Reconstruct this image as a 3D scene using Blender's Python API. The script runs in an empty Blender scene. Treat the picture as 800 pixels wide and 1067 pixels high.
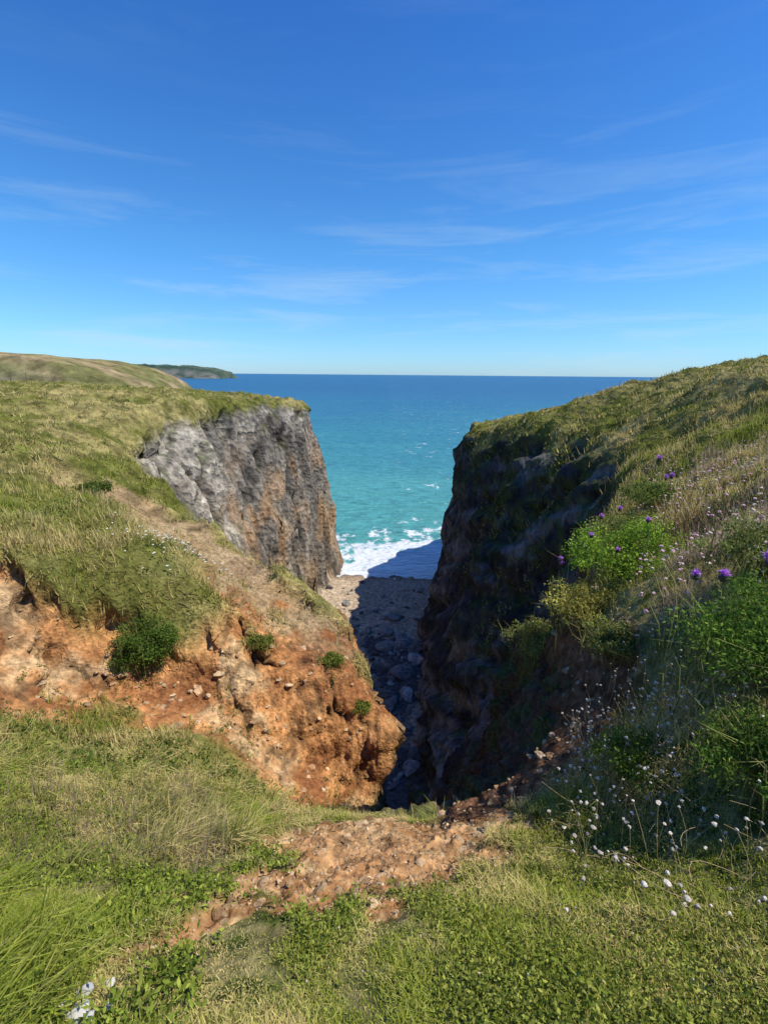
import bpy, math, numpy as np
from mathutils import Matrix, Euler, Vector
scn=bpy.context.scene
scn.view_settings.view_transform='Standard'; scn.view_settings.look='None'; scn.view_settings.exposure=0
SEA=-29.0
# ---------------------------------------------------------------- noise
def _h(i,j,k,s):
    h=(i.astype(np.uint32)*np.uint32(374761393)+j.astype(np.uint32)*np.uint32(668265263)+k.astype(np.uint32)*np.uint32(2246822519)+np.uint32(s*97531+17))
    h=(h^(h>>np.uint32(13)))*np.uint32(1274126177); h=h^(h>>np.uint32(16))
    return (h&np.uint32(0xffff)).astype(np.float32)/32767.5-1
def noise(x,y,z,s=0):
    x=np.asarray(x,np.float32);y=np.asarray(y,np.float32)+0*x;z=np.asarray(z,np.float32)+0*x
    fx=np.floor(x);fy=np.floor(y);fz=np.floor(z)
    i=fx.astype(np.int32);j=fy.astype(np.int32);k=fz.astype(np.int32)
    u=x-fx;v=y-fy;w=z-fz
    u=u*u*(3-2*u);v=v*v*(3-2*v);w=w*w*(3-2*w)
    def L(a,b,t): return a+(b-a)*t
    r=[]
    for dk in (0,1):
        a=L(_h(i,j,k+dk,s),_h(i+1,j,k+dk,s),u); b=L(_h(i,j+1,k+dk,s),_h(i+1,j+1,k+dk,s),u)
        r.append(L(a,b,v))
    return L(r[0],r[1],w)
def fbm(x,y,z,o=4,s=0,g=.5):
    t=0;a=1;n=0;f=1
    for q in range(o):
        t=t+a*noise(x*f+q*13.7,y*f-q*7.3,z*f+q*3.1,s+q);n+=a;a*=g;f*=2.03
    return t/n
def ss(a,b,x):
    t=np.clip((x-a)/(b-a),0,1);return t*t*(3-2*t)
def terr(x,k,a=.36,b=.64):
    x=x*k;fl=np.floor(x);return (fl+ss(a,b,x-fl))/k
def mix(a,b,t):
    t=np.asarray(t)[...,None]
    return a+(b-a)*t
# ---------------------------------------------------------------- land control points (x,y,z) metres, eye level z=0
TP=np.array([(0,-3,-1.0),(0,0,-1.75),(0,1.1,-2.33),(0,1.75,-2.76),(0,2.6,-3.5),(0,3.5,-4.3),(0.4,3.8,-4.7),
(-1.5,1.15,-2.4),(-2.35,2,-3.15),(-3.1,3.3,-3.94),(-1.6,4,-4.8),(-2.1,3,-4.1),(-5.6,5.5,-4.95),(-4.2,5.5,-5.4),(-3.3,6.5,-6.2),
(-6.4,6.5,-5.3),(-6.4,8,-6.0),(-5.3,8.8,-6.2),(-7.3,8.6,-4.2),(-8.3,11,-4.0),(-5.75,9.9,-4.7),(-4.4,9,-6.5),(-4.7,10.0,-5.3),
(-6.9,13,-4.7),(-5.4,14,-6.0),(-2.7,13,-6.6),(-1.55,12,-7.1),(0,10.3,-8.2),(-10.9,18,-4.9),(-12.9,18,-3.2),
(-2.35,10.2,-6.6),(-2.05,8,-8.2),(-.93,7,-8.4),(-.1,9.7,-8.1),(-.15,8.8,-9.9),(-.6,5,-6.1),(-1.2,9.7,-7.3),(-1.2,8.6,-9.1),(-3.2,9.4,-6.4),(-3.0,8.3,-7.6),
(-18.6,30,-3.3),(-18.5,38,-2.2),(-14,57,-2.9),(-25,40,-1.6),(-40,50,-1.3),(-30,62,-2),(-20,66,-3),(-60,100,-4),(-23,28,-2.6),
(-20,15,-2.6),(-11.9,14,-3.2),(-10,6,-3.2),(-6,3,-3),(-5,0,-2.2),(-90,60,0),(-120,150,-3),
(1.07,3.3,-3.94),(1.35,2.4,-3.3),(2.03,2.5,-3.0),(2.04,1.9,-2.65),(2.67,2.8,-2.43),(3.5,4,-2.04),(2.65,4,-3.3),(2.95,5,-3.0),
(2.85,6.6,-3.8),(4.2,9,-3.9),(4.7,7,-2.8),(7,13,-3.5),(5.8,7,-1.6),(10.5,18,-2.9),(11.5,28,-3),(12.4,38,-2.9),(16,33,-1),
(18,30,-.1),(19.8,25,.6),(12,14,-.6),(15,20,.1),(30,40,1.5),(40,20,3),(10,9,-.5),(10.5,44,-4.7),(10.5,52,-6),(20,50,-3),(20,60,-6),
(60,80,-2),(5,2,-1.3),(4,0,-1.2),(1,.5,-1.9),(120,120,2),(-40,0,0),(40,-10,4)],float)
def kern(d2): return np.sqrt(d2+.08)
n=len(TP)
A=np.zeros((n+3,n+3));A[:n,:n]=kern(((TP[:,None,:2]-TP[None,:,:2])**2).sum(-1));A[:n,n]=1;A[:n,n+1:]=TP[:,:2];A[n:,:n]=A[:n,n:].T
W=np.linalg.solve(A,np.r_[TP[:,2],0,0,0])
def topz(x,y):
    t=W[n]+W[n+1]*x+W[n+2]*y
    for k in range(n): t=t+W[k]*kern((x-TP[k,0])**2+(y-TP[k,1])**2)
    return t
RIM=[(.3,3.9),(-.35,5),(-.75,6.4),(-.45,7.6),(-.05,8.6),(.1,10.2),(-1.3,12.3),(-2.8,13.6),(-6,16.2),(-9.5,19.6),(-13.3,22.5),(-16.8,26),(-18.6,30),(-18.8,34),(-19.6,37.2),(-18.2,40),
(-16.8,46),(-15,54),(-12.8,61),(-12.8,67),(-19,71),(-30,76),(-45,95),(-70,135),(-130,180),(-400,260),(-400,900),(900,900),(900,400),(120,140),(60,97),(30,78),(21,70),(14,62),(11.4,53),(11.6,44),(12,36),(12.0,27),(10.5,18.5),
(7,13),(4.3,9),(2.85,6.7),(2.7,4.8),(1.5,3.95)]
BASE=[(.45,7),(.3,9),(.2,11),(-.4,13),(-2.3,16.5),(-5,22),(-8,28),(-10.6,36),(-11.2,42),(-9.6,50),(-7.8,58),(-6.5,65),(-8.0,70),(-17,75),(-29,80),(-43,99),(-68,140),(-130,190),(-400,270),(-400,890),(890,890),(890,410),(118,148),(58,103),(27,84),(16,76),
(10,68),(8.0,60),(6.4,52),(4.9,45),(3.6,37),(2.6,27),(1.7,20),(1.25,14),(.9,10),(.7,7)]
def pdist(x,y,P):
    d=np.full(x.shape,1e9);ins=np.zeros(x.shape,bool)
    m=len(P)
    for a in range(m):
        x0,y0=P[a];x1,y1=P[(a+1)%m];dx=x1-x0;dy=y1-y0
        t=np.clip(((x-x0)*dx+(y-y0)*dy)/(dx*dx+dy*dy),0,1)
        d=np.minimum(d,(x-x0-t*dx)**2+(y-y0-t*dy)**2)
        if dy!=0:
            c=((y0>y)!=(y1>y))&(x<(x1-x0)*(y-y0)/dy+x0);ins^=c
    return np.sqrt(d),ins
def seg_d(x,y,P):
    d=np.full(x.shape,1e9)
    for a in range(len(P)-1):
        x0,y0=P[a];x1,y1=P[a+1];dx=x1-x0;dy=y1-y0
        t=np.clip(((x-x0)*dx+(y-y0)*dy)/(dx*dx+dy*dy),0,1)
        d=np.minimum(d,(x-x0-t*dx)**2+(y-y0-t*dy)**2)
    return np.sqrt(d)
# ---------------------------------------------------------------- polar-spaced grid (finer near the viewer)
nr=1010
rr=np.exp(np.linspace(math.log(.35),math.log(260),nr))
az=np.radians(np.r_[np.linspace(-112,-62,30)[:-1],np.linspace(-62,62,800),np.linspace(62,112,30)[1:]])
na=len(az)
R,AZ=np.meshgrid(rr,az,indexing='ij')
X=R*np.sin(AZ);Y=R*np.cos(AZ)
far=ss(18,34,R)
wx=X+.12*fbm(X*1.3,Y*1.3,0,3,1)+far*(1.5*fbm(X*.16,Y*.16,0,3,2)+.35*noise(X*.7,Y*.7,0,3))
wy=Y+.12*fbm(X*1.3,Y*1.3,5,3,4)+far*1.2*fbm(X*.16,Y*.16,7,3,5)
dR,iR=pdist(wx,wy,RIM);dB,iB=pdist(wx,wy,BASE)
w=np.where(iR,dR/(dR+dB+1e-6),0);w=np.where(iB,1,w)
T=topz(X,Y)
pn_=fbm(X*3.2,Y*3.2,0,4,20)
path=1-ss(-.05,.14,seg_d(X,Y,[(-1.3,1.25),(-1.0,1.6),(-.6,1.95),(-.35,2.3)])-.08+.30*pn_)
path=np.maximum(path,1-ss(.0,.2,seg_d(X,Y,[(-.45,2.2),(-.15,2.75),(.0,3.1),(.5,3.15),(.95,3.4)])-.36+.6*pn_))
path=np.maximum(path,1-ss(.0,.3,np.hypot(X-.0,(Y-3.2)*.8)-.66+.8*fbm(X*2.4,Y*2.4,0,4,21)))
path=np.maximum(path,1-ss(.0,.2,seg_d(X,Y,[(-.35,2.15),(.25,2.3)])-.14+.4*fbm(X*3,Y*3,0,3,29)))
rbank=1-ss(.0,.3,seg_d(X,Y,[(1.3,4.0),(2.4,4.6),(2.6,6.3),(3.6,8.4),(5,10.2)])-.42+.35*fbm(X*1.4,Y*1.4,0,3,28))
spur=1-ss(-.2,.3,seg_d(X,Y,[(-6.8,7.4),(-5.2,8.1),(-3.8,8.5),(-2,9.0),(-.6,8.9)])-1.15+1.2*fbm(X*.8,Y*.8,0,4,22))
sp2=1-ss(-.2,.6,seg_d(X,Y,[(-1.2,8),(-2,10.5),(-4.2,12.5),(-5.4,13.6)])-1.1+1.5*fbm(X*.7,Y*.7,3,4,23))
scree=1-ss(-.3,.6,seg_d(X,Y,[(-5.4,13.6),(-8,16),(-11,18.5)])-.8+1.9*fbm(X*.6,Y*.6,9,4,24))
soil0=np.maximum(spur,sp2);soil=np.maximum(np.maximum(path,rbank),np.maximum(soil0,scree*.85))
T=T+.05*fbm(X*1.5,Y*1.5,0,4,8)*ss(1,5,R)+.35*far*fbm(X*.2,Y*.2,0,3,9)
hum=fbm(X*1.1,Y*1.1,0,4,14)
T=T+(1-soil)*((.20*ss(2,6,R)+.28*ss(8,20,R))*hum+.08*ss(1.2,2.5,R)*fbm(X*3,Y*3,0,3,16))+.55*ss(8,20,R)*fbm(X*.35,Y*.35,0,3,15)*(1-far*.4)
T=T+.42*(1-soil)*ss(6.5,8,Y)*ss(16,12,Y)*ss(0,-2,X)+.05*(1-path)*(1-ss(5,7,Y))
F=np.interp(Y,[5,8,11,15,20,25,45,64,95,400],[-8,-11,-15.5,-21,-25,-26.6,-27.8,-29.05,-33,-40])
F=F+.12*fbm(X*.5,Y*.5,0,3,12)
a_=.12
f1=(np.sqrt(w*w+a_*a_)-a_)/(math.sqrt(1+a_*a_)-a_)
ex=1.75+1.0*ss(46,56,Y)+.3*ss(28,44,Y)*(X>0)
f=f1+(w**ex-f1)*ss(22,40,R)
Z=T+(F-T)*f
def normals(X,Y,Z):
    P=np.stack([X,Y,Z],-1);du=np.gradient(P,axis=0);dv=np.gradient(P,axis=1)
    N=np.cross(dv,du);N/=np.linalg.norm(N,axis=-1,keepdims=True)+1e-12
    N*=np.sign(N[...,2:3]+1e-9);return N
N=normals(X,Y,Z)
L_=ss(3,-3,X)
wn=w+.07*fbm(X*.5,Y*.5,Z*.5,3,25)
rth=.05+.10*far*L_+.26*ss(26,46,Y)*(1-L_)+.10*ss(48,58,Y)*L_
rock=ss(rth,rth+.09,wn)*(1-iB*1.0)
near=1-ss(14,24,R)
# displacement
st=fbm(X*.24,Y*.24,Z*.07,4,30)
crk=np.exp(-(fbm(X*.33+.15*Z*(1-L_),Y*.33,Z*.09,3,31)/.05)**2)
blkf=terr(fbm(X*.42+Z*.10,Y*.42-Z*.08,Z*.16,3,33),7)
def dircoord(X,Y,Z): return (X*.5+Y*.5+Z*.75),(Y*.7-Z*.5)
sx_,sy_=dircoord(X,Y,Z)
slab=terr(fbm(sx_*.75,sy_*.16,X*.2,3,32),6)
dfar=(2.0*st+2.0*blkf-1.4*crk+.3*fbm(X*1.5,Y*1.5,Z*.6,4,34))*L_+(1.5*st+1.7*slab-.6*crk+.45*fbm(sx_*1.9,sy_*.5,X*.8,3,34))*(1-L_)
b1=terr(fbm(X*.7,Y*.7,Z*.8,3,35),5)
b2=terr(fbm(X*1.9,Y*1.9,Z*2.2,3,36),4)
cr=np.exp(-(fbm(X*1.0,Y*1.0,Z*.8,3,37)/.05)**2)
dnear=(1.5*b1+.45*b2-.32*cr)*(.55+.45*L_)+.11*fbm(X*5,Y*5,Z*4,3,38)
m=np.maximum(rock,soil*ss(5,8,Y)*.85)
m=m*(.45+.55*ss(.2,.75,1-N[...,2]+rock*.4+.2*fbm(X*.5,Y*.5,0,2,39)))
D=m*(dnear*near+dfar*.8*(1-near))*ss(2.2,6,R)
D=D+soil*(1-ss(5,8,Y))*(.09*terr(fbm(X*3.5,Y*3.5,0,4,38),6)+.05*fbm(X*11,Y*11,0,3,48))*ss(.5,1.5,R)
X=X+N[...,0]*D;Y=Y+N[...,1]*D;Z=Z+N[...,2]*D*.7
N=normals(X,Y,Z)
# ---------------------------------------------------------------- albedo, with some shade painted in
def C(*c): return np.array(c,float)
n1=fbm(X*.35,Y*.35,Z*.35,4,40);n2=fbm(X*2,Y*2,Z*2,4,41);n3=fbm(X*9,Y*9,Z*9,3,42)
nv=fbm(X*1.0,Y*1.0,Z*.11,4,43);sx_,sy_=dircoord(X,Y,Z);nd=fbm(sx_*1.1,sy_*.3,X*.4,4,44)
rockL=mix(C(.21,.185,.15),C(.42,.37,.29),ss(-.3,.4,.7*n2+.9*n1+.3*nv))
rockL=mix(rockL,C(.07,.062,.055),ss(.0,.35,nv+.2*n2)*.8)
pale=ss(-12,-14,X+.8*n1)*ss(42.5,39.5,Y+1.5*n1)*(.5+.5*ss(-.4,.2,n2))
rockL=mix(rockL,C(.52,.46,.36)*(1+.5*n2)[...,None],pale*.85)
rockL=mix(rockL,C(.05,.045,.04),np.clip(crk,0,1)*.7)
rockL=mix(rockL,C(.42,.25,.12),ss(-.05,.3,n1+.45*nv)*.7*ss(-5,-14,Z)*(1-pale))
rockR=mix(C(.065,.062,.06),C(.27,.255,.235),ss(-.1,.45,nd+.35*n2))  # right wall's shade deepened by darkening its rock colour
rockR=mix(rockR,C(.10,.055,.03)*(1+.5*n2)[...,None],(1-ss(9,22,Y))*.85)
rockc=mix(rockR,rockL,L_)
soilc=mix(C(.36,.16,.06),C(.62,.32,.125),ss(-.5,.5,n2+.5*n3))
soilc=mix(soilc,C(.60,.43,.23),ss(.0,.4,fbm(X*.9,Y*.9,Z*.9,4,45)+.4*n2)*.85)
soilc=mix(soilc,C(.24,.095,.04),ss(.1,-.35,fbm(X*.7,Y*.7,Z*1.5,4,46))*.75)  # overhang shade painted into the earth as dark brown patches
soilc=mix(soilc,C(.14,.085,.045),np.clip(cr,0,1)*.75)
soilc=mix(soilc,C(.30,.22,.12)*(1+.5*n2)[...,None],sp2*ss(10.2,11.6,Y)*ss(-.2,.2,n2+.3)*.75)
soilc=mix(soilc,C(.36,.26,.15)*(1+.5*n2)[...,None],ss(13,15,R)*.8)
pathc=mix(C(.30,.15,.06),C(.58,.38,.18),ss(-.35,.35,n2+1.2*n3))
pathc=mix(pathc,C(.47,.24,.10),ss(.0,.4,fbm(X*1.7,Y*1.7,0,3,47))*.7)
soilc=mix(soilc,pathc,1-ss(4.5,6,Y))
soilc=mix(soilc,C(.15,.075,.04)*(1+.6*n3)[...,None],rbank*.9)
grc=mix(C(.15,.155,.035),C(.38,.31,.12),ss(-.3,.45,n1+.5*n2))
grc=mix(grc,C(.06,.09,.018),ss(.1,.5,n2)*.6)
grc=mix(grc,mix(C(.07,.09,.02),C(.20,.17,.07),ss(-.3,.3,n3)),1-ss(3,6,R))
rs=rock*near*ss(2,-1,X);rockc=mix(rockc,soilc,rs)
spk=ss(.22,.4,fbm(X*1.3,Y*1.3,Z*1.1,4,50)+.45*(N[...,2]-.45))*ss(.1,.6,N[...,2])
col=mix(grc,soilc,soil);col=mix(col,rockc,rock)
col=mix(col,C(.08,.10,.03),np.clip(spk,0,1)*rock*.8)
col=mix(col,C(.085,.105,.03),rock*(1-L_)*ss(.85,.4,w)*ss(-.1,.2,n2+.5*n1)*.85)
sand=mix(C(.40,.30,.20),C(.52,.41,.29),ss(-.5,.5,n2))
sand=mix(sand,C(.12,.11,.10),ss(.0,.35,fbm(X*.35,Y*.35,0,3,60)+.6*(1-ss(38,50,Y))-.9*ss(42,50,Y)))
sand=mix(sand,C(.24,.175,.12),ss(61,64.0,Y))
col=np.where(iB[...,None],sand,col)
col*=(1+.25*n3)[...,None]
grass=(1-soil)*(1-rock)*(~iB)
P=np.stack([X,Y,Z],-1)
def mkmesh(name,V,quads=None,tris=None,cols=None,mat=None,smooth=True):
    me=bpy.data.meshes.new(name)
    q=np.zeros((0,4),np.int32) if quads is None else np.asarray(quads,np.int32)
    t=np.zeros((0,3),np.int32) if tris is None else np.asarray(tris,np.int32)
    me.vertices.add(len(V));me.vertices.foreach_set('co',np.ascontiguousarray(V,np.float32).ravel())
    lv=np.r_[q.ravel(),t.ravel()].astype(np.int32)
    me.loops.add(len(lv));me.loops.foreach_set('vertex_index',lv)
    me.polygons.add(len(q)+len(t))
    ls=np.r_[np.arange(len(q))*4,len(q)*4+np.arange(len(t))*3].astype(np.int32)
    me.polygons.foreach_set('loop_start',ls)
    me.update(calc_edges=True)
    me.polygons.foreach_set('use_smooth',np.full(len(q)+len(t),smooth))
    if cols is not None:
        a=me.attributes.new('Col','FLOAT_COLOR','POINT')
        cc=np.ones((len(V),4),np.float32);cc[:,:3]=np.clip(cols,0,1);a.data.foreach_set('color',cc.ravel())
    ob=bpy.data.objects.new(name,me);scn.collection.objects.link(ob)
    if mat: me.materials.append(mat)
    me.update();return ob
# ---------------------------------------------------------------- materials
def newmat(name):
    m=bpy.data.materials.new(name);m.use_nodes=True;nt=m.node_tree
    for x in list(nt.nodes): nt.nodes.remove(x)
    o=nt.nodes.new('ShaderNodeOutputMaterial');b=nt.nodes.new('ShaderNodeBsdfPrincipled')
    nt.links.new(b.outputs[0],o.inputs[0]);return m,nt,b,o
def land_mat(name,sc,bd,rough=.95,det=6):
    m,nt,b,o=newmat(name);L=nt.links.new
    nt.nodes.remove(b);b=nt.nodes.new('ShaderNodeBsdfDiffuse');L(b.outputs[0],o.inputs[0]);b.inputs['Roughness'].default_value=.6
    at=nt.nodes.new('ShaderNodeAttribute');at.attribute_name='Col'
    tc=nt.nodes.new('ShaderNodeTexCoord')
    nz=nt.nodes.new('ShaderNodeTexNoise');nz.inputs['Scale'].default_value=sc;nz.inputs['Detail'].default_value=det;nz.inputs['Roughness'].default_value=.65
    L(tc.outputs['Object'],nz.inputs['Vector'])
    vo=nt.nodes.new('ShaderNodeTexVoronoi');vo.inputs['Scale'].default_value=sc*1.7;L(tc.outputs['Object'],vo.inputs['Vector'])
    rp=nt.nodes.new('ShaderNodeMapRange');rp.inputs[1].default_value=.3;rp.inputs[2].default_value=.7;rp.inputs[3].default_value=.45;rp.inputs[4].default_value=1.55
    L(nz.outputs[0],rp.inputs[0])
    mx=nt.nodes.new('ShaderNodeVectorMath');mx.operation='SCALE';L(at.outputs['Color'],mx.inputs[0]);L(rp.outputs[0],mx.inputs['Scale'])
    L(mx.outputs[0],b.inputs['Color'])
    ad=nt.nodes.new('ShaderNodeMath');ad.operation='MULTIPLY_ADD';ad.inputs[1].default_value=.4;L(vo.outputs['Distance'],ad.inputs[0]);L(nz.outputs[0],ad.inputs[2])
    bp=nt.nodes.new('ShaderNodeBump');bp.inputs['Distance'].default_value=bd;bp.inputs['Strength'].default_value=.95
    L(ad.outputs[0],bp.inputs['Height']);L(bp.outputs[0],b.inputs['Normal']);return m
M_near=land_mat('soil_and_turf',8,.09,det=6)
M_cliff=land_mat('limestone',1.1,.7)
M_beach=land_mat('beach_sand',2.5,.08,det=4)
# ---------------------------------------------------------------- split the land into its named parts
idx=np.arange(nr*na).reshape(nr,na)
Q=np.stack([idx[:-1,:-1],idx[:-1,1:],idx[1:,1:],idx[1:,:-1]],-1).reshape(-1,4)
def fc(a): return a[:-1,:-1].ravel()
fb=fc(iB)&(fc(Y)>20);drop=(fc(Z)<-33)
fn=(~fb)&(fc(R)<17);fl=(~fb)&(~fn)&(fc(X)<0);fr=(~fb)&(~fn)&(fc(X)>=0)
def part(name,mask,mat):
    q=Q[mask&~drop];u,inv=np.unique(q,return_inverse=True)
    return mkmesh(name,P.reshape(-1,3)[u],quads=inv.reshape(-1,4),cols=col.reshape(-1,3)[u],mat=mat)
part('ground',fn,M_near);part('sea_cliff',fl,M_cliff);part('sea_cliff',fr,M_cliff);part('beach',fb,M_beach)
# ---------------------------------------------------------------- surface lookup
lr0=math.log(rr[0]);dlr=math.log(rr[1])-lr0
def look(x,y):
    r=np.hypot(x,y);a=np.arctan2(x,y)
    i=np.clip(((np.log(r)-lr0)/dlr).round().astype(int),0,nr-1);j=np.clip(np.searchsorted(az,a),0,na-1)
    return i,j
def gz(x,y):
    i,j=look(np.array([x],float),np.array([y],float));return float(Z[i[0],j[0]])
def leafmat(name,trans=.35):
    m,nt,b,o=newmat(name);L=nt.links.new
    nt.nodes.remove(b);b=nt.nodes.new('ShaderNodeBsdfDiffuse')
    at=nt.nodes.new('ShaderNodeAttribute');at.attribute_name='Col'
    L(at.outputs['Color'],b.inputs['Color'])
    t=nt.nodes.new('ShaderNodeBsdfTranslucent');L(at.outputs['Color'],t.inputs['Color'])
    ms=nt.nodes.new('ShaderNodeMixShader');ms.inputs[0].default_value=trans;L(b.outputs[0],ms.inputs[1]);L(t.outputs[0],ms.inputs[2]);L(ms.outputs[0],o.inputs[0]);return m
M_grass=leafmat('grass_blades');M_leaf=leafmat('leaves',.3);M_stalk=leafmat('dry_stalks',.1)
def blade_arrays(root,L,wd,yaw,lean,cols,simple=False):
    n=len(root);d=np.stack([np.cos(yaw),np.sin(yaw),0*yaw],-1);s=np.stack([-np.sin(yaw),np.cos(yaw),0*yaw],-1)*wd[:,None]*.5
    up=np.array([0,0,1.])
    if simple:
        tip=root+(d*np.sin(lean*.8)[:,None]+up*np.cos(lean*.8)[:,None])*L[:,None]
        V=np.stack([root-s,root+s,tip],1).reshape(-1,3);t=np.arange(n)[:,None]*3+np.array([[0,1,2]])
        k=np.array([.6,.6,1.2]);return V,np.zeros((0,4),int),t,(cols[:,None,:]*k[None,:,None]).reshape(-1,3)
    mid=root+(d*np.sin(lean*.45)[:,None]+up*np.cos(lean*.45)[:,None])*(L*.55)[:,None]
    tip=mid+(d*np.sin(lean*1.35)[:,None]+up*np.cos(lean*1.35)[:,None])*(L*.5)[:,None]
    V=np.stack([root-s,root+s,mid-s*.75,mid+s*.75,tip],1).reshape(-1,3)
    b=np.arange(n)[:,None]*5
    q=b+np.array([[0,1,3,2]]);t=b+np.array([[2,3,4]])
    k=np.array([.6,.6,1,1,1.2]);cc=(cols[:,None,:]*k[None,:,None]).reshape(-1,3)
    return V,q,t,cc
def tufts(N,r0,r1,nb,Lr,wr,sel,hue,azr=(-60,62),spread=.06,leanmu=.6,bias=None,seed=0,simple=False,lmod=.5,msk=None):
    g=np.random.default_rng(seed)
    lr=g.uniform(math.log(r0),math.log(r1),N);a=np.radians(g.uniform(azr[0],azr[1],N))
    x=np.exp(lr)*np.sin(a);y=np.exp(lr)*np.cos(a);i,j=look(x,y)
    k=g.random(N)<sel(x,y,i,j);i=i[k];j=j[k];n=len(i)
    base=P[i,j];g_=np.repeat(base,nb,0);m=len(g_)
    rad=np.hypot(g_[:,0],g_[:,1])
    tsc=g.uniform(.6,1.35,n)*(1+lmod*2.2*fbm(base[:,0]*1.3,base[:,1]*1.3,0,3,75));sc=np.repeat(np.clip(tsc,.25,3),nb)
    q=g_.copy();q[:,:2]+=g.normal(0,1,(m,2))*spread*np.clip(rad/6,1,3.5)[:,None]
    i2,j2=look(q[:,0],q[:,1]);q[:,2]=Z[i2,j2]-.012
    ok=np.abs(q[:,2]-g_[:,2])<.5*np.clip(rad/10,.6,1.5)
    if msk is None: ok&=(g.random(m)<grass[i2,j2]*1.5+.1)
    L=g.uniform(*Lr,m)*sc;wd=g.uniform(*wr,m)*np.maximum(1,rad/3.5)**.6
    yaw=g.uniform(0,2*np.pi,m)
    if bias is not None: yaw=bias+g.normal(0,.7,m)
    lean=np.abs(g.normal(leanmu,.35,m))
    t=np.repeat(g.random(n),nb);c=hue(q,t,g)
    return blade_arrays(q[ok],L[ok],wd[ok],yaw[ok],lean[ok],c[ok],simple)
def merge(parts,name,mat):
    V=[];q=[];t=[];c=[];o=0
    for p in parts:
        V.append(p[0]);q.append(p[1]+o);t.append(p[2]+o);c.append(p[3]);o+=len(p[0])
    return mkmesh(name,np.concatenate(V),np.concatenate(q),np.concatenate(t),np.concatenate(c),mat,smooth=False)
def hue(dryb):
    def h(q,t,g):
        nn=fbm(q[:,0]*.55,q[:,1]*.55,0,3,70)+.9*fbm(q[:,0]*2.5,q[:,1]*2.5,0,3,71)
        d=np.clip(ss(-.35,.5,nn+dryb+.4*(t-.5))+g.normal(0,.22,len(t)),0,1)
        c=mix(C(.17,.24,.025),C(.38,.41,.055),g.random(len(t)))
        c=mix(c,C(.70,.55,.23),d)
        return c*(g.uniform(.6,1.35,len(t))[:,None])
    return h
gsel=lambda x,y,i,j: np.clip(grass[i,j]*1.15-.1,0,1)
def thin(x,y,i,j): return gsel(x,y,i,j)*(.25+.75*ss(-.5,.0,fbm(x*2.2,y*2.2,0,3,73)))
parts=[
 tufts(38000,.9,8,9,(.03,.10),(.0035,.006),thin,hue(.10),azr=(-58,62),spread=.03,leanmu=.95,seed=1,lmod=.8),
 tufts(5000,.9,6.5,9,(.14,.38),(.005,.009),lambda x,y,i,j:gsel(x,y,i,j)*ss(-.8,-1.5,x+.5*fbm(x,y,0,2,74))*ss(-.35,.1,fbm(x*1.2,y*1.2,0,2,78)),hue(-.2),azr=(-60,-15),spread=.03,leanmu=.9,bias=.3,seed=2),
 tufts(36000,7,24,6,(.08,.30),(.008,.014),lambda x,y,i,j:gsel(x,y,i,j)*ss(-.5,-.05,fbm(x*.9,y*.9,0,3,73)),hue(.22),spread=.06,leanmu=.7,seed=3,simple=True),
 tufts(18000,22,95,5,(.10,.28),(.012,.02),gsel,hue(.35),spread=.06,leanmu=.8,seed=4,simple=True),
 tufts(9000,4,40,6,(.1,.3),(.006,.012),lambda x,y,i,j:(spk[i,j]>.5)*rock[i,j]*(N[i,j,2]>.35)*.9+soil[i,j]*(y>5)*(N[i,j,2]>.4)*(fbm(x*1.1,y*1.1,0,2,77)>.15)*.6,hue(-.1),spread=.04,leanmu=.7,seed=5,msk=1),
 tufts(7000,24,60,7,(.15,.45),(.014,.03),lambda x,y,i,j:(x>0)*rock[i,j]*(w[i,j]<.75)*(n2[i,j]+.5*n1[i,j]>.05),hue(-.2),azr=(5,32),spread=.07,leanmu=.9,seed=6,simple=True,msk=1)]
merge(parts,'grass',M_grass)
# ---------------------------------------------------------------- leafy plants
def leaves(cen,n_cl,rad,n_leaf,size,c0,c1,seed):
    g=np.random.default_rng(seed);cen=np.array(cen,float);rad=np.array(rad,float)
    d=g.normal(0,1,(n_cl,3));d/=np.linalg.norm(d,axis=1,keepdims=True);d[:,2]=np.abs(d[:,2])*1.0-.15
    cc=cen+d*rad*g.uniform(.25,.95,(n_cl,1));cr=g.uniform(.14,.36,n_cl)*rad.mean()
    k=g.integers(0,n_cl,n_leaf);e=g.normal(0,1,(n_leaf,3));e/=np.linalg.norm(e,axis=1,keepdims=True);e[:,2]=np.where(e[:,2]<-.3,-e[:,2],e[:,2])
    p=cc[k]+e*cr[k][:,None]*g.uniform(.45,1.3,n_leaf)[:,None]
    tone=g.uniform(.65,1.3,n_cl)[k]
    return p,e,tone,mix(c0,c1,g.random(n_leaf))*tone[:,None]
def leaf_arrays(p,e,size,c,g):
    n=len(p);a=g.normal(0,1,(n,3))+e*.5;a/=np.linalg.norm(a,axis=1,keepdims=True)
    b=np.cross(a,e+g.normal(0,.6,(n,3)));b/=np.linalg.norm(b,axis=1,keepdims=True)+1e-9
    s=(size*g.uniform(.6,1.3,n))[:,None]
    V=np.stack([p-a*s*.5,p+b*s*.22,p+a*s*.5,p-b*s*.22],1).reshape(-1,3)
    q=np.arange(n)[:,None]*4+np.arange(4)[None]
    return V,q,np.zeros((0,3),int),np.repeat(c,4,0)
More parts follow.
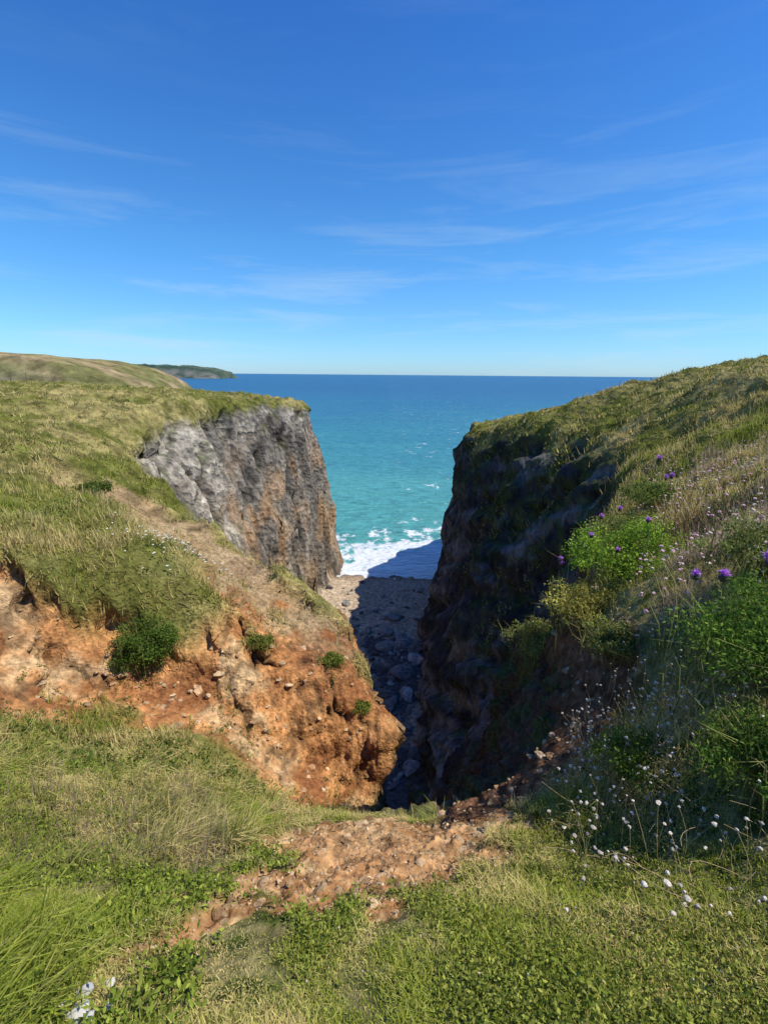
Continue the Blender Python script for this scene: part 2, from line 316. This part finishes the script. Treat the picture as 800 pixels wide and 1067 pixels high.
def bush(name,x,y,rad,n,size,c0,c1,seed,dz=0,ncl=40):
    z=gz(x,y)+dz;g=np.random.default_rng(seed)
    p,e,t,c=leaves((x,y,z+rad[2]*.3),ncl,rad,n,size,C(*c0),C(*c1),seed)
    pr=[leaf_arrays(p,e,size,c,g)]
    m=int(80+220*rad[0]);root=np.array([[x,y,z-.05]]).repeat(m,0)+g.normal(0,.38,(m,3))*np.array(rad)*np.array([1,1,.3])
    pr.append(blade_arrays(root,g.uniform(.5,1.2,m)*rad[2]*1.3,np.full(m,.010),g.uniform(0,6.28,m),g.uniform(.1,1.2,m),mix(C(.12,.13,.04),C(.38,.40,.12),g.random(m))))
    merge(pr,name,M_leaf)
bush('bush',-5.15,8.8,(.85,.6,.85),12000,.055,(.06,.11,.018),(.17,.26,.045),11,dz=.15,ncl=60)
bush('bush',3.85,6.5,(1.1,.85,.55),16000,.05,(.16,.28,.03),(.34,.48,.06),12,ncl=60)
bush('bush',2.95,6.0,(.65,.6,.4),8500,.045,(.22,.24,.035),(.50,.42,.12),13)
bush('bush',2.85,7.2,(.7,.8,.4),7000,.045,(.16,.20,.035),(.34,.32,.10),14,ncl=50)
bush('bush',2.75,4.9,(.35,.5,.3),4500,.04,(.14,.18,.04),(.30,.30,.09),24)
bush('bush',3.05,3.15,(.85,.65,.6),17000,.035,(.07,.14,.02),(.21,.32,.05),15,ncl=80)
bush('bush',3.8,4.2,(.7,.6,.35),10000,.035,(.16,.21,.04),(.38,.38,.13),16,ncl=60)
bush('bush',2.5,2.3,(.55,.45,.38),11000,.03,(.06,.13,.02),(.18,.27,.045),17,ncl=70)
bush('bush',2.1,3.0,(.4,.35,.2),5000,.03,(.08,.14,.022),(.22,.29,.05),27,ncl=50)
bush('bush',-1.25,10.2,(.4,.3,.25),2500,.05,(.13,.17,.03),(.28,.32,.06),18)
bush('bush',-2.9,9.7,(.5,.3,.2),2200,.05,(.13,.16,.03),(.28,.3,.06),19)
bush('bush',-.55,9.6,(.3,.25,.22),1800,.05,(.13,.17,.03),(.28,.32,.06),23)
bush('bush',4.9,8.6,(.9,.8,.4),8000,.055,(.14,.19,.035),(.33,.32,.10),20,ncl=60)
bush('bush',6.6,10.6,(1.0,.9,.4),7000,.065,(.10,.15,.03),(.22,.25,.06),21,ncl=60)
bush('bush',-11.5,17.5,(.9,.6,.35),4000,.09,(.08,.13,.025),(.16,.20,.045),22)
def herbs(N,r0,r1,azr,size,seed,sel,c0,c1,h=.08,m=14):
    g=np.random.default_rng(seed);lr=g.uniform(math.log(r0),math.log(r1),N);a=np.radians(g.uniform(azr[0],azr[1],N))
    x=np.exp(lr)*np.sin(a);y=np.exp(lr)*np.cos(a);i,j=look(x,y);k=g.random(N)<sel(x,y,i,j)
    b=P[i[k],j[k]];B=np.repeat(b,m,0);n=len(B)
    e=g.normal(0,1,(n,3));e[:,2]=np.abs(e[:,2]);e/=np.linalg.norm(e,axis=1,keepdims=True)
    B=B+e*np.repeat(g.uniform(.4,1.6,len(b)),m)[:,None]*h*g.uniform(.2,1,(n,1))
    c=mix(C(*c0),C(*c1),g.random(n))*np.repeat(g.uniform(.55,1.3,len(b)),m)[:,None]
    return leaf_arrays(B,e,size,c,g)
merge([herbs(13000,.95,7,(-14,62),.022,31,lambda x,y,i,j:grass[i,j]*ss(-.25,.2,fbm(x*1.5,y*1.5,0,3,80)),(.15,.21,.025),(.42,.42,.09),.07),
       herbs(8000,1.2,9,(-58,-5),.032,32,lambda x,y,i,j:grass[i,j]*ss(-.15,.2,fbm(x*1.5,y*1.5,0,3,81)),(.14,.21,.025),(.36,.40,.07),.10),
       herbs(8500,6,32,(-50,58),.07,33,lambda x,y,i,j:grass[i,j]*ss(.0,.3,fbm(x*.7,y*.7,0,3,82)),(.07,.12,.022),(.22,.25,.06),.22,12),
       herbs(2600,5,14,(-45,0),.045,34,lambda x,y,i,j:soil[i,j]*(N[i,j,2]>.35)*ss(.08,.25,fbm(x*1.1,y*1.1,0,2,77)),(.12,.16,.025),(.28,.29,.06),.12,12)],'wild_herbs',M_leaf)
# ---------------------------------------------------------------- stalks + seed heads + flowers
def stalk(root,head,wd,c,g,curve=.08):
    root=np.array(root,float);head=np.array(head,float);k=6;pts=[]
    side=np.array([g.normal(),g.normal(),0])*curve*np.linalg.norm(head-root)
    for t in np.linspace(0,1,k): pts.append(root+(head-root)*t+side*math.sin(t*math.pi))
    V=[];q=[]
    for a,p in enumerate(pts):
        ww=wd*(1-.4*a/k)
        for b in range(3): V.append(p+ww*np.array([math.cos(b*2.094),math.sin(b*2.094),0]))
    for a in range(k-1):
        for b in range(3): q.append([a*3+b,a*3+(b+1)%3,a*3+3+(b+1)%3,a*3+3+b])
    return np.array(V),np.array(q),np.zeros((0,3),int),np.tile(c,(len(V),1))
def ball(p,r,c,g,sq=1.,k=5):
    V=[];q=[]
    for a in range(k+1):
        th=math.pi*a/k
        for b in range(7):
            ph=b*math.pi*2/7;rr_=r*(1+.3*g.normal())
            V.append(np.array(p)+np.array([rr_*math.sin(th)*math.cos(ph),rr_*math.sin(th)*math.sin(ph),r*sq*math.cos(th)]))
    for a in range(k):
        for b in range(7): q.append([a*7+b,a*7+7+b,a*7+7+(b+1)%7,a*7+(b+1)%7])
    return np.array(V),np.array(q),np.zeros((0,3),int),np.tile(c,(len(V),1))
g=np.random.default_rng(55);pp=[]
cl=[(g.uniform(1.3,3.4),g.uniform(1.5,4.6)) for _ in range(22)]
for _ in range(800):
    cx,cy=cl[g.integers(0,22)];x=cx+g.normal(0,.3);y=cy+g.normal(0,.35)
    if x<.5*y or x>1.05*y+.5 or y<1.4: continue
    z=gz(x,y);h=g.uniform(.08,.42);hd=(x+g.normal(0,.07),y+g.normal(0,.07),z+h)
    pp.append(stalk((x,y,z),hd,.0018,C(.40,.33,.16),g));pp.append(ball(hd,g.uniform(.006,.014),C(.74,.64,.52)*g.uniform(.5,1.1),g,.8))
for _ in range(60):
    x=g.uniform(-1.2,1.6);y=g.uniform(1.2,2.6);z=gz(x,y);hd=(x,y,z+g.uniform(.04,.1))
    pp.append(stalk((x,y,z),hd,.0015,C(.3,.26,.12),g));pp.append(ball(hd,.004,C(.6,.5,.42),g))
for _ in range(120):
    x=-5.6+g.normal(0,.7);y=11.6+g.normal(0,.8);z=gz(x,y);hd=(x,y,z+g.uniform(.15,.35))
    pp.append(stalk((x,y,z),hd,.004,C(.2,.24,.08),g));pp.append(ball(hd,g.uniform(.015,.03),C(.75,.74,.62),g,.5))
for _ in range(520):
    x=g.uniform(3.0,8.5);y=x*g.uniform(1.12,1.75);z=gz(x,y);hd=(x,y,z+g.uniform(.12,.4))
    pp.append(stalk((x,y,z),hd,.003,C(.3,.24,.12),g));pp.append(ball(hd,g.uniform(.012,.028),mix(C(.66,.34,.46),C(.70,.58,.44),g.random()),g,.7))
merge(pp,'seed_head_flowers',M_stalk)
def flower(x,y,hx,hy,hz,r):
    g=np.random.default_rng(int(abs(hx*1000)));z=gz(x,y);pr=[stalk((x,y,z-.02),(hx,hy,hz),.004,C(.09,.14,.04),g,.05)]
    pr.append(ball((hx,hy,hz+r*.2),r*.42,C(.12,.10,.06),g,1.1))
    m=70;root=np.tile(np.array([[hx,hy,hz+r*.45]]),(m,1))+g.normal(0,r*.1,(m,3))
    cc=mix(C(.42,.12,.60),C(.74,.34,.84),g.random(m))
    pr.append(blade_arrays(root,np.full(m,r*1.0),np.full(m,r*.24),g.uniform(0,6.28,m),g.uniform(.1,1.4,m),cc))
    m=8;root=np.array([[x,y,z]])+ (np.array([[hx,hy,hz]])-np.array([[x,y,z]]))*g.uniform(.1,.8,(m,1))
    pr.append(blade_arrays(root,np.full(m,.09),np.full(m,.018),g.uniform(0,6.28,m),g.uniform(.9,1.4,m),np.tile(C(.07,.13,.03),(m,1))))
    merge(pr,'thistle_flower',M_leaf)
for (hx,hy,hz,r) in [(2.70,3.0,-1.26,.075),(2.5,3.12,-1.43,.06),(2.39,3.25,-1.48,.05),(3.9,6.5,-1.15,.065),(4.0,6.3,-1.35,.055),(2.95,6.2,-2.2,.055),(3.1,6.7,-2.55,.055),(2.75,6.6,-2.8,.05),(3.35,6.8,-2.1,.055),(3.2,5.9,-2.3,.05),(2.6,6.3,-2.6,.05),(3.6,6.0,-1.9,.055),(3.3,6.2,-1.8,.05),(4.3,6.9,-1.5,.055)]:
    flower(hx+.1,hy+.08,hx,hy,hz,r)
pp=[];g=np.random.default_rng(8)
for _ in range(34):
    x=g.uniform(3.6,5.4);y=x*1.45+g.uniform(-.5,1.2);z=gz(x,y);top=np.array([x+g.normal(0,.2),y+g.normal(0,.1),z+g.uniform(.4,.85)])
    pp.append(stalk((x,y,z),top,.006,C(.16,.09,.05),g))
    for k in range(5):
        s=np.array([x,y,z])+(top-np.array([x,y,z]))*g.uniform(.4,.95);pp.append(stalk(s,s+np.array([g.normal(0,.15),g.normal(0,.12),g.uniform(.05,.3)]),.003,C(.2,.11,.06),g))
for _ in range(80):
    x=g.uniform(1.4,2.9);y=g.uniform(1.4,3.2);z=gz(x,y);top=np.array([x-g.uniform(-.2,.4),y+g.normal(0,.15),z+g.uniform(.03,.28)])
    pp.append(stalk((x,y,z+.02),top,.0018,C(.50,.36,.20),g,.15))
merge(pp,'dry_stalks',M_stalk)
def phue(q,t,g): return mix(C(.44,.31,.20),C(.66,.52,.36),g.random(len(t)))
merge([tufts(11000,5.5,16,7,(.12,.34),(.005,.010),lambda x,y,i,j:grass[i,j]*ss(.0,.3,fbm(x*.8,y*.8,2,3,90)+.15)*(x>.68*y),phue,azr=(33,62),leanmu=.6,seed=41,simple=True),
       tufts(1600,2,12,5,(.2,.4),(.004,.008),lambda x,y,i,j:grass[i,j]*ss(.1,.4,fbm(x*.6,y*.6,4,2,91)),phue,azr=(-58,-25),leanmu=.5,bias=.3,seed=42,simple=True)],'seed_grass',M_grass)
# ---------------------------------------------------------------- stones
def stones(name,pts,sizes,c0,c1,seed,mat,flat=.65):
    g=np.random.default_rng(seed);pr=[]
    import bmesh
    bm=bmesh.new();bmesh.ops.create_icosphere(bm,subdivisions=2,radius=1);bv=np.array([v.co[:] for v in bm.verts]);bf=np.array([[v.index for v in f.verts] for f in bm.faces]);bm.free()
    for p,s in zip(pts,sizes):
        sc=np.array([g.uniform(.7,1.4),g.uniform(.7,1.3),g.uniform(.5,.9)*flat*1.3])*s
        v=bv*(1+.38*fbm(bv[:,0]*1.1+g.random()*50,bv[:,1]*1.1,bv[:,2]*1.1,3,5))[:,None]
        for _ in range(5):
            d=g.normal(0,1,3);d/=np.linalg.norm(d);k=v@d;v=v-np.maximum(k-.55,0)[:,None]*d
        v=v*sc;a=g.uniform(0,6.28);ca,sa=math.cos(a),math.sin(a);v=np.stack([v[:,0]*ca-v[:,1]*sa,v[:,0]*sa+v[:,1]*ca,v[:,2]],-1)+p
        pr.append((v,np.zeros((0,4),int),bf,np.tile(mix(C(*c0),C(*c1),g.random())*g.uniform(.8,1.2),(len(v),1))))
    return merge(pr,name,mat)
g=np.random.default_rng(77);pts=[];sz=[]
while len(pts)<520:
    y=g.uniform(22,62);x=g.uniform(-11,7);i,j=look(np.array([x]),np.array([y]))
    if not iB[i[0],j[0]]: continue
    if y>46 and g.random()<.85: continue
    s=g.uniform(.12,.5)**1.0*(2.2 if g.random()<.14 else .8);pts.append((x,y,Z[i[0],j[0]]+s*.15));sz.append(s)
stones('beach_boulders',pts,sz,(.12,.11,.10),(.40,.37,.33),3,M_beach)
pts=[];sz=[];ii=np.argwhere((soil>.6)&(rock<.3)&(Y<11)&(Y>1)&(np.abs(AZ)<1.0))
for k in g.integers(0,len(ii),900):
    p=P[tuple(ii[k])];s=g.uniform(.012,.04)*(1+.12*p[1])*(2.0 if g.random()<.05 else 1) if p[1]>4 else g.uniform(.004,.018)*(2.5 if g.random()<.06 else 1);pts.append(p);sz.append(s)
ii=np.argwhere((path>.4)&(rock<.5)&(Y<5)&(Y>1.1))
for k in g.integers(0,len(ii),800):
    p=P[tuple(ii[k])];s=g.uniform(.003,.012)*(2.8 if g.random()<.08 else 1)*(1+.15*p[1]);pts.append(p);sz.append(s)
stones('loose_stones',pts,sz,(.34,.19,.09),(.60,.44,.26),4,M_near)
wr=[(-1.12,1.12,.045),(-1.06,1.08,.03),(-1.16,1.2,.03),(-1.02,1.13,.018),(-1.19,1.13,.022),(-1.09,1.24,.016)]
stones('white_limestone_rock',[(a,b_,gz(a,b_)+.03) for a,b_,c_ in wr],[c_ for a,b_,c_ in wr],(.55,.53,.48),(.72,.70,.64),16,M_stalk,flat=.5)
# ---------------------------------------------------------------- sea
m,nt,b,o=newmat('sea_water');L=nt.links.new
tc=nt.nodes.new('ShaderNodeTexCoord');sx=nt.nodes.new('ShaderNodeSeparateXYZ');L(tc.outputs['Object'],sx.inputs[0])
def mr(inp,a,b_,c,d,clamp=True):
    k=nt.nodes.new('ShaderNodeMapRange');k.inputs[1].default_value=a;k.inputs[2].default_value=b_;k.inputs[3].default_value=c;k.inputs[4].default_value=d;L(inp,k.inputs[0]);return k.outputs[0]
def mth(op,a,b_=None):
    k=nt.nodes.new('ShaderNodeMath');k.operation=op
    for s,v in ((0,a),(1,b_)):
        if v is None: continue
        if isinstance(v,(int,float)): k.inputs[s].default_value=v
        else: L(v,k.inputs[s])
    return k.outputs[0]
def nz(scale,detail=5,vec=None,rough=.55,sc3=None):
    k=nt.nodes.new('ShaderNodeTexNoise');k.inputs['Scale'].default_value=scale;k.inputs['Detail'].default_value=detail;k.inputs['Roughness'].default_value=rough
    mp=nt.nodes.new('ShaderNodeMapping');L(tc.outputs['Object'],mp.inputs[0]);mp.inputs['Scale'].default_value=sc3 or (1,1,1);L(mp.outputs[0],k.inputs['Vector']);return k.outputs[0]
rp=nt.nodes.new('ShaderNodeValToRGB');e=rp.color_ramp.elements;e[0].position=0;e[0].color=(.09,.34,.31,1);e[1].position=1;e[1].color=(.024,.115,.22,1)
e2=rp.color_ramp.elements.new(.4);e2.color=(.04,.21,.25,1)
e2=rp.color_ramp.elements.new(.75);e2.color=(.026,.145,.235,1)
dist=mth('LOGARITHM',mth('MAXIMUM',sx.outputs[1],60.0),10.0)
pn=nz(.02,4,sc3=(1,2.2,1))
L(mth('ADD',mr(dist,1.85,3.0,0,1),mth('MULTIPLY',mth('SUBTRACT',pn,.5),.5)),rp.inputs[0])
fo=nz(.33,7,rough=.68,sc3=(1,.8,1));fm=mr(sx.outputs[1],64,96,.58,-.26)
xr=mr(sx.outputs[0],-12,10,-.04,.06)
foam=mr(mth('ADD',mth('ADD',fo,xr),mth('MULTIPLY',fm,.45)),.56,.64,0,1)
wvc=nz(.35,5,sc3=(.7,2.2,1))
sc_=nt.nodes.new('ShaderNodeVectorMath');sc_.operation='SCALE';L(rp.outputs[0],sc_.inputs[0]);L(mr(wvc,.3,.7,.72,1.28),sc_.inputs['Scale'])
mx=nt.nodes.new('ShaderNodeMix');mx.data_type='RGBA';L(foam,mx.inputs[0]);L(sc_.outputs[0],mx.inputs[6]);mx.inputs[7].default_value=(.75,.78,.78,1);L(mx.outputs[2],b.inputs['Base Color'])
b.inputs['Roughness'].default_value=.35;b.inputs['IOR'].default_value=1.33;b.inputs['Specular IOR Level'].default_value=.3
wv=mth('ADD',nz(.5,6,sc3=(1,1.8,1)),mth('MULTIPLY',nz(.09,3,sc3=(1,2.5,1)),2.0))
bp=nt.nodes.new('ShaderNodeBump');bp.inputs['Distance'].default_value=1.2;bp.inputs['Strength'].default_value=.9;L(wv,bp.inputs['Height']);L(bp.outputs[0],b.inputs['Normal'])
S=90000.
mkmesh('sea',np.array([(-S,40,SEA),(S,40,SEA),(S,S,SEA),(-S,S,SEA)]),quads=[[0,1,2,3]],mat=m)
# ---------------------------------------------------------------- distant land
def ridge(name,cx,cy,pts,depth,zb,c0,c1,seed,mat,amp=.25):
    pts=np.array(pts,float);nx=260;ny=60
    xs=np.linspace(pts[0,0],pts[-1,0],nx);h=np.interp(xs,pts[:,0],pts[:,1])
    v=np.linspace(-1,1,ny);XX,VV=np.meshgrid(xs,v,indexing='ij')
    prof=np.clip(1-np.abs(VV)**1.6,0,1);sh=np.clip(prof*1.6,0,1)
    s=depth*.04
    ZZ=zb-2+(h[:,None]-zb+2)*sh+fbm(XX/s*.25,VV*depth/s*.25,0,4,seed)*s*amp*sh
    YY=cy+VV*depth*.5
    nn=fbm(XX/s*.4,VV*8,ZZ/s*.6,4,seed+1)
    steep=ss(.9,.4,sh)
    c=mix(mix(C(*c0),C(*c1),ss(-.3,.4,nn)),C(.22,.20,.17),steep*.8*ss(-.4,.2,nn+.2))
    id_=np.arange(nx*ny).reshape(nx,ny);q=np.stack([id_[:-1,:-1],id_[1:,:-1],id_[1:,1:],id_[:-1,1:]],-1).reshape(-1,4)
    return mkmesh(name,np.stack([XX,YY,ZZ],-1).reshape(-1,3),q,cols=c.reshape(-1,3),mat=mat)
M_far=land_mat('distant_land',.15,1.5)
ridge('hill',0,290,[(-420,12),(-300,11.5),(-240,11),(-185,8),(-160,3),(-140,-6),(-125,-20),(-118,-32)],170,SEA,(.17,.16,.06),(.34,.25,.14),5,M_far)
ridge('headland',0,2900,[(-2600,42),(-1500,44),(-1300,40),(-1200,42),(-1120,34),(-1060,30),(-1000,14),(-965,2),(-945,-28),(-935,-32)],500,SEA,(.05,.085,.06),(.12,.14,.10),9,M_far,amp=.6)
g=np.random.default_rng(3);pr=[]
fx=np.linspace(-47,-39,6);prev=None
for x in fx:
    y=52+.1*(x+40);z=gz(x,y);pr.append(stalk((x,y,z-.1),(x,y,z+1.1),.07,C(.2,.16,.12),g,0))
    if prev is not None:
        for h in (.5,.95): pr.append(stalk((prev[0],prev[1],prev[2]+h),(x,y,z+h),.012,C(.2,.2,.2),g,0))
    prev=(x,y,z)
merge(pr,'wire_fence',M_stalk)
# ---------------------------------------------------------------- light
sd=Vector((.52,-.12,.84)).normalized()
el=math.asin(sd.z);rot=math.atan2(sd.x,sd.y)
li=bpy.data.lights.new('sun','SUN');li.energy=5.0;li.angle=math.radians(.5);li.color=(1,.95,.84)
lo=bpy.data.objects.new('sun',li);lo.rotation_euler=sd.to_track_quat('Z','Y').to_euler();scn.collection.objects.link(lo)
wd=bpy.data.worlds.new('World');scn.world=wd;wd.use_nodes=True;nt=wd.node_tree;L=nt.links.new
bg=nt.nodes['Background'];sk=nt.nodes.new('ShaderNodeTexSky');sk.sky_type='NISHITA';sk.sun_disc=False;sk.sun_elevation=el;sk.sun_rotation=rot;sk.air_density=1.0;sk.dust_density=0.2;sk.ozone_density=1.0
tc=nt.nodes.new('ShaderNodeTexCoord');sx=nt.nodes.new('ShaderNodeSeparateXYZ');L(tc.outputs['Generated'],sx.inputs[0])
cr_=nt.nodes.new('ShaderNodeValToRGB');e=cr_.color_ramp.elements;e[0].position=0;e[0].color=(.42,.70,1.2,1);e[1].position=.75;e[1].color=(.14,.52,1.2,1)
q=cr_.color_ramp.elements.new(.05);q.color=(.40,.72,1.14,1)
q=cr_.color_ramp.elements.new(.22);q.color=(.32,.74,1.15,1);L(sx.outputs[2],cr_.inputs[0])
tn=nt.nodes.new('ShaderNodeMix');tn.data_type='RGBA';tn.blend_type='MULTIPLY';tn.inputs[0].default_value=1;L(sk.outputs[0],tn.inputs[6]);L(cr_.outputs[0],tn.inputs[7])
mp=nt.nodes.new('ShaderNodeMapping');L(tc.outputs['Generated'],mp.inputs[0]);mp.inputs['Scale'].default_value=(1.3,1.6,12);mp.inputs['Location'].default_value=(5.1,1.7,2.3);mp.inputs['Rotation'].default_value=(0,.05,0)
k=nt.nodes.new('ShaderNodeTexNoise');k.inputs['Scale'].default_value=1.9;k.inputs['Detail'].default_value=8;k.inputs['Roughness'].default_value=.62;k.inputs['Distortion'].default_value=.4;L(mp.outputs[0],k.inputs['Vector'])
r=nt.nodes.new('ShaderNodeMapRange');r.inputs[1].default_value=.50;r.inputs[2].default_value=.85;r.inputs[3].default_value=0;r.inputs[4].default_value=.7;L(k.outputs[0],r.inputs[0])
r2=nt.nodes.new('ShaderNodeMapRange');r2.inputs[1].default_value=.42;r2.inputs[2].default_value=.08;r2.inputs[3].default_value=.06;r2.inputs[4].default_value=.85;L(sx.outputs[2],r2.inputs[0])
mu=nt.nodes.new('ShaderNodeMath');mu.operation='MULTIPLY';L(r.outputs[0],mu.inputs[0]);L(r2.outputs[0],mu.inputs[1])
mx=nt.nodes.new('ShaderNodeMix');mx.data_type='RGBA';L(mu.outputs[0],mx.inputs[0]);L(tn.outputs[2],mx.inputs[6]);mx.inputs[7].default_value=(4.2,5.2,5.7,1)
L(mx.outputs[2],bg.inputs['Color']);bg.inputs['Strength'].default_value=.15
# ---------------------------------------------------------------- camera
cd=bpy.data.cameras.new('camera');cam=bpy.data.objects.new('camera',cd);scn.collection.objects.link(cam)
cd.sensor_fit='VERTICAL';cd.sensor_height=24;cd.lens=24*480/1067;cd.clip_start=.05;cd.clip_end=250000
mm=Euler((math.radians(90-16.6),0,0)).to_matrix()@Matrix.Rotation(math.radians(.5),3,'Z')
cam.matrix_world=mm.to_4x4();scn.camera=cam
print('verts',sum(len(o.data.vertices) for o in scn.objects if o.type=='MESH'))
